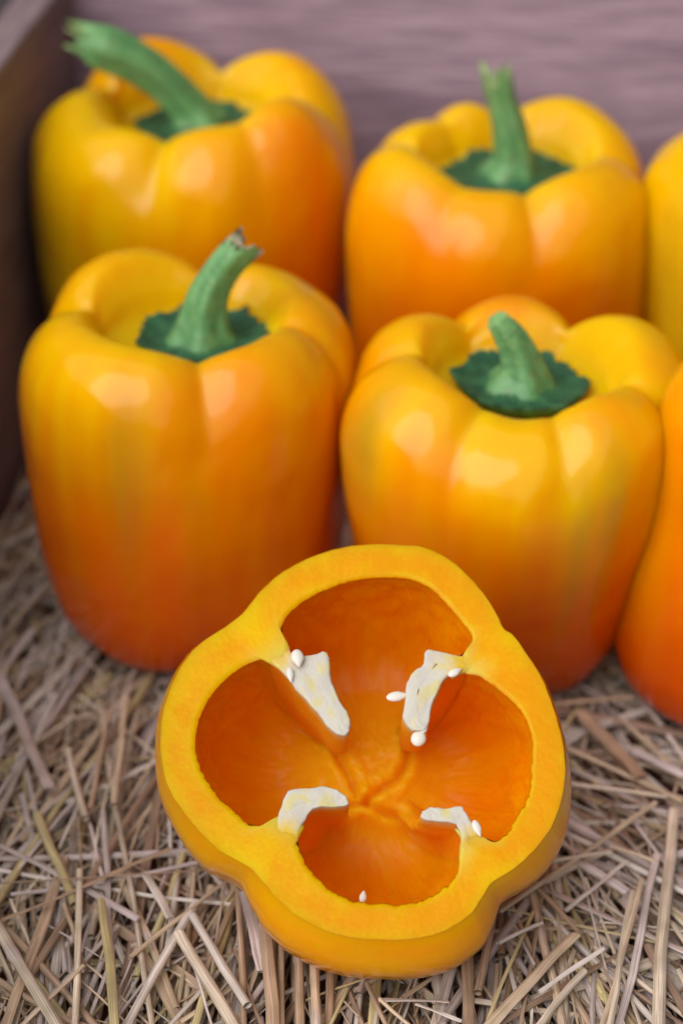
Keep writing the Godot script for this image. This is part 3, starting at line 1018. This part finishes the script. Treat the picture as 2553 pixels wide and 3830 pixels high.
func make_straw() -> void:
	# the deep bedding nobody could count
	var s := Shape.new()
	for k in 2700:
		var x := rng.randf_range(-0.115, 0.16)
		var z := rng.randf_range(-0.17, 0.2)
		var y := rng.randf_range(FLOOR_Y + 0.0015, -0.006)
		var long := rng.randf_range(0.025, 0.12)
		var h := heading(x, z)
		var d := Vector3(cos(h), rng.randf_range(-0.04, 0.04), sin(h)) * long * 0.5
		var p := Vector3(x, y, z)
		if (p - d).x < side_x(z - d.z) or (p + d).x < side_x(z + d.z):
			continue
		var wide := rng.randf_range(0.0004, 0.0012) if rng.randf() < 0.6 else rng.randf_range(0.0012, 0.0022)
		add_straw(s, p - d, p + d, wide, 0.3 if rng.randf() < 0.5 else 0.9, 0.0, STRAW_TONES[tone()], -1.0, 6, rng.randfn(0.0, 0.5))
	for k in 700:   # shreds and chaff between the stalks
		var p := Vector3(rng.randf_range(-0.1, 0.15), rng.randf_range(-0.008, -0.0032), rng.randf_range(-0.06, 0.19))
		var h := heading(p.x, p.z) + rng.randfn(0.0, 0.5)
		var d := Vector3(cos(h), rng.randf_range(-0.1, 0.1), sin(h)) * rng.randf_range(0.004, 0.022)
		if minf((p - d).x - side_x(p.z - d.z), (p + d).x - side_x(p.z + d.z)) > 0.0:
			add_straw(s, p - d, p + d, rng.randf_range(0.0003, 0.0009), 0.4, rng.randfn(0.0, 0.0012), STRAW_TONES[tone()] * 1.1, -1.0, 5, rng.randfn(0.0, 0.6))
	var litter := part("straw_bedding", s.mesh(), straw_mat, self)
	litter.set_meta("label", "deep loose straw bedding spread over the reddish crate base")
	litter.set_meta("category", "straw")
	litter.set_meta("kind", "stuff")

	# stalks that stand out in front: both ends in millimetres, width, flatness, where the node is, tone, label
	var picked := [
		[-31.6, -2.0, 111.7, -47.4, -3.0, 160.4, 2.1, 0.95, 0.78, 3, "thick pale straw stalk with a white swollen node near its lower end"],
		[-79.3, -0.6, 124.7, -38.2, -1.6, 93.9, 2.1, 0.30, -1.00, 2, "long tan flat straw crossing the bedding left of the cut pepper"],
		[-82.2, 0.6, 110.0, -28.2, -0.3, 102.8, 0.5, 0.80, -1.00, 4, "hair thin brown straw crossing from the left edge to the cut pepper"],
		[-69.4, -1.4, 81.7, -57.8, -2.2, 112.6, 2.5, 0.90, -1.00, 5, "thick greenish straw stalk left of the cut pepper, above the long tan one"],
		[-64.7, -0.1, 58.3, -58.2, -0.9, 83.6, 1.8, 0.90, -1.00, 1, "short pale straw stalk under the tall left pepper, nearly upright in view"],
		[-88.1, -1.9, 18.3, -68.2, -2.8, 70.0, 3.4, 0.25, -1.00, 6, "broad greyish flat straw slanting down from the left edge"],
		[-56.6, -0.8, 40.8, -57.5, -1.5, 79.5, 1.5, 0.80, -1.00, 2, "thin brown straw below the tall left pepper, left of its twin"],
		[-52.6, 0.5, 37.4, -52.0, -0.3, 79.6, 1.9, 0.85, -1.00, 0, "tan straw stalk below the tall left pepper, nearest its bottom"],
		[-26.1, -1.4, 106.2, -44.5, -2.2, 129.6, 1.2, 0.80, -1.00, 0, "thin tan straw slanting from under the cut pepper to the lower left"],
		[-53.7, -0.1, 134.2, -70.0, -1.4, 161.3, 1.1, 0.85, -1.00, 0, "thin tan straw at lower left, lower arm of a bent V"],
		[-60.0, -2.0, 112.3, -54.1, -2.8, 131.2, 1.2, 0.85, -1.00, 2, "short tan straw at lower left, upper arm of a bent V"],
		[-58.0, -0.7, 102.2, -52.5, -1.7, 162.3, 1.7, 0.85, -1.00, 1, "long pale straw running straight down to the lower edge at left"],
		[-51.6, 0.5, 113.5, -43.6, -0.5, 163.5, 2.3, 0.40, -1.00, 5, "flat yellowish split straw running down to the lower edge at left"],
		[-34.5, -1.4, 123.0, -16.9, -2.5, 160.5, 2.9, 0.90, -1.00, 1, "thickest pale straw stalk below left of the cut pepper"],
		[-31.8, -0.1, 118.4, -19.2, -0.9, 145.6, 2.2, 0.90, -1.00, 3, "whitish straw stalk beside the thickest one below the cut pepper"],
		[-22.7, -2.0, 107.7, -18.9, -3.0, 160.9, 1.7, 0.90, 0.84, 2, "orange tan straw with a node, coming out under the left of the cut pepper"],
		[-20.7, -0.7, 109.2, -16.1, -1.5, 134.6, 3.5, 0.20, -1.00, 6, "wide papery flat straw under the left lobe of the cut pepper"],
		[-76.1, 0.7, 117.2, -51.8, -0.6, 162.2, 2.9, 0.95, 0.33, 1, "thick straw stalk with a node in the lower left corner"],
		[-42.9, -1.4, 103.1, -36.7, -2.2, 117.0, 2.4, 0.30, -1.00, 3, "short whitish flat straw touching the cut pepper on its left"],
		[-16.0, -0.1, 121.4, -13.3, -1.2, 163.0, 3.1, 0.35, -1.00, 2, "wide orange brown straw strip at the bottom left of the cut pepper"],
		[-12.7, -2.0, 118.3, -11.8, -3.1, 161.0, 1.6, 0.90, -1.00, 0, "straight tan straw right of the wide orange brown strip"],
		[-9.3, -0.7, 123.2, -7.9, -1.9, 162.3, 2.2, 0.90, 0.20, 2, "straw stalk with a node just under the skin of the cut pepper"],
		[-5.5, 0.5, 130.3, -5.2, -0.7, 163.7, 2.3, 0.90, 0.62, 0, "straw stalk with a large round node at the bottom edge"],
		[-2.5, -1.4, 132.1, -2.9, -2.7, 161.6, 2.1, 0.85, -1.00, 2, "plain tan straw stalk right of the large round node"],
		[1.0, -0.1, 141.4, -5.8, -1.9, 162.4, 0.9, 0.80, -1.00, 5, "thin yellow green straw sticking up at the bottom edge"],
		[4.7, -2.0, 136.3, -7.5, -2.8, 142.0, 0.7, 0.70, -1.00, 5, "fine yellow straw lying across the stalks under the cut pepper"],
		[5.2, -0.7, 139.3, 12.7, -2.4, 161.7, 1.2, 0.80, -1.00, 2, "brown straw below the middle of the cut pepper, left of its pair"],
		[7.7, 0.5, 145.3, 21.1, -1.4, 160.7, 1.1, 0.80, -1.00, 0, "tan straw below the middle of the cut pepper, right of its pair"],
		[6.8, -1.4, 143.4, 22.0, -2.2, 142.9, 1.3, 0.30, -1.00, 3, "pale split straw lying level below the cut pepper"],
		[15.0, -0.1, 146.0, 24.3, -0.9, 150.2, 1.0, 0.40, -1.00, 3, "white thin straw slanting down at the bottom middle"],
		[26.4, -2.0, 125.6, 25.8, -3.2, 161.0, 2.9, 0.50, -1.00, 2, "wide brown straw coming out under the right of the cut pepper"],
		[33.8, -0.7, 111.4, 27.9, -1.5, 141.0, 2.0, 0.90, -1.00, 2, "brown straw in the shadow under the right lobe of the cut pepper"],
		[32.8, 0.5, 128.0, 42.7, -0.3, 120.5, 1.2, 0.80, -1.00, 3, "short white straw lying right of the cut pepper"],
		[75.0, -1.4, 80.4, 62.9, -2.3, 161.5, 3.1, 0.95, -1.00, 1, "thickest pale straw stalk, upright in view at the right edge"],
		[57.8, -0.1, 42.2, 69.8, -0.9, 68.1, 4.1, 0.20, -1.00, 2, "broad brown flat straw between the cut pepper and the right pepper"],
		[53.8, -2.0, 55.2, 78.9, -2.8, 74.8, 1.6, 0.80, -1.00, 0, "long straw running from the cut pepper to the right edge"],
		[52.2, -0.7, 70.7, 75.0, -1.5, 75.0, 1.3, 0.80, -1.00, 1, "pale straw lying level right of the cut pepper"],
		[71.5, 0.5, 79.1, 34.2, -0.3, 117.2, 1.4, 0.85, -1.00, 0, "long tan straw slanting under the right lobe of the cut pepper"],
		[42.3, -1.4, 106.7, 51.1, -2.2, 122.6, 1.3, 0.80, -1.00, 2, "brown straw slanting down right from under the cut pepper"],
		[65.4, -0.1, 106.4, 49.2, -1.1, 162.5, 1.3, 0.85, -1.00, 0, "narrow golden straw running down to the lower right edge"],
		[70.6, -2.0, 95.3, 53.2, -3.0, 160.6, 2.0, 0.30, -1.00, 6, "split greyish straw beside the narrow golden one at right"],
		[49.7, -0.7, 123.9, 22.9, -1.8, 159.9, 2.9, 0.35, -1.00, 0, "wide split straw slanting to the bottom edge at right"],
		[54.9, 0.5, 129.6, 40.7, -0.3, 142.4, 1.3, 0.40, -1.00, 3, "white flat straw across the lower right bedding"],
		[50.3, -1.4, 134.4, 33.7, -2.7, 159.7, 1.8, 0.90, 0.75, 1, "pale straw with a node at the lower right"],
		[63.2, -0.1, 100.0, 48.2, -0.9, 115.9, 1.2, 0.35, -1.00, 3, "thin whitish straw right of the cut pepper's lower lobe"],
		[52.5, -2.0, 97.6, 62.5, -2.8, 107.3, 2.7, 0.20, -1.00, 6, "pinkish flat straw piece right of the cut pepper"],
		[50.8, -0.7, 39.3, 71.4, -1.6, 34.0, 1.4, 0.80, -1.00, 2, "brown straw in the dark gap below the greenish streaked pepper"],
		[46.4, 0.5, 100.7, 60.0, -0.3, 96.7, 1.3, 0.80, -1.00, 1, "short pale straw touching the right side of the cut pepper"],
		[60.1, -1.4, 93.0, 70.3, -2.2, 98.0, 1.4, 0.80, -1.00, 0, "short tan straw left of the thickest stalk at right"],
		[63.4, -0.1, 110.7, 51.5, -1.2, 162.7, 1.6, 0.90, -1.00, 1, "pale straw stalk at lower right between golden and split ones"],
	]
	for e in picked:
		var a := Vector3(e[0], e[1], e[2]) * 0.001
		var b := Vector3(e[3], e[4], e[5]) * 0.001
		var one := Shape.new()
		add_straw(one, a - (a + b) / 2.0, b - (a + b) / 2.0, e[6] * 0.0009, e[7], 0.0004, STRAW_TONES[e[9]] * rng.randf_range(0.92, 1.1), e[8], 12, 0.1)
		put_straw(one, (a + b) / 2.0, "straw_stalk" if e[7] > 0.5 else "flat_straw", e[10], "")

	# other single stalks lying among them
	for k in 230:
		var right := rng.randf() < 0.4
		var x := rng.randf_range(0.045, 0.125) if right else rng.randf_range(-0.1, 0.05)
		var z := rng.randf_range(0.04, 0.18)
		if not right and x < -0.04:
			z = rng.randf_range(-0.05, 0.18)
		var h := heading(x, z)
		var long := rng.randf_range(0.04, 0.13)
		var d := Vector3(cos(h), rng.randf_range(-0.03, 0.03), sin(h)) * long * 0.5
		var p := Vector3(x, rng.randf_range(-0.0065, -0.003), z)
		var wide := rng.randf_range(0.0005, 0.0014) if rng.randf() < 0.65 else rng.randf_range(0.0014, 0.0026)
		var flat := 0.25 if rng.randf() < 0.4 else rng.randf_range(0.7, 1.0)
		var knot := rng.randf_range(0.3, 0.7) if wide > 0.0018 and flat > 0.6 and rng.randf() < 0.4 else -1.0
		var t := tone()
		if (p - d).x < side_x(z - d.z) or (p + d).x < side_x(z + d.z):
			continue
		var one := Shape.new()
		add_straw(one, -d, d, wide, flat, rng.randfn(0.0, 0.001), STRAW_TONES[t] * rng.randf_range(0.85, 1.1), knot, 10, rng.randfn(0.0, 0.4))
		var deg := fposmod(rad_to_deg(h), 180.0)
		var way := "lying level" if deg < 25.0 or deg > 155.0 else ("leaning rightward" if deg < 70.0 else ("pointing forward" if deg < 110.0 else "leaning leftward"))
		var words: String = ("thick" if wide > 0.0023 else ("thin" if wide < 0.0009 else ("narrow" if wide < 0.0015 else "medium"))) + " " + TONE_WORDS[t] + (" noded" if knot > 0.0 and x > -0.04 else "") + (" straw stalk " if flat > 0.5 else " flat straw ")
		put_straw(one, p, "straw_stalk" if flat > 0.5 else "flat_straw", (words + way + " " + region(x, z)).strip_edges(), "loose straws of the bedding around the peppers")
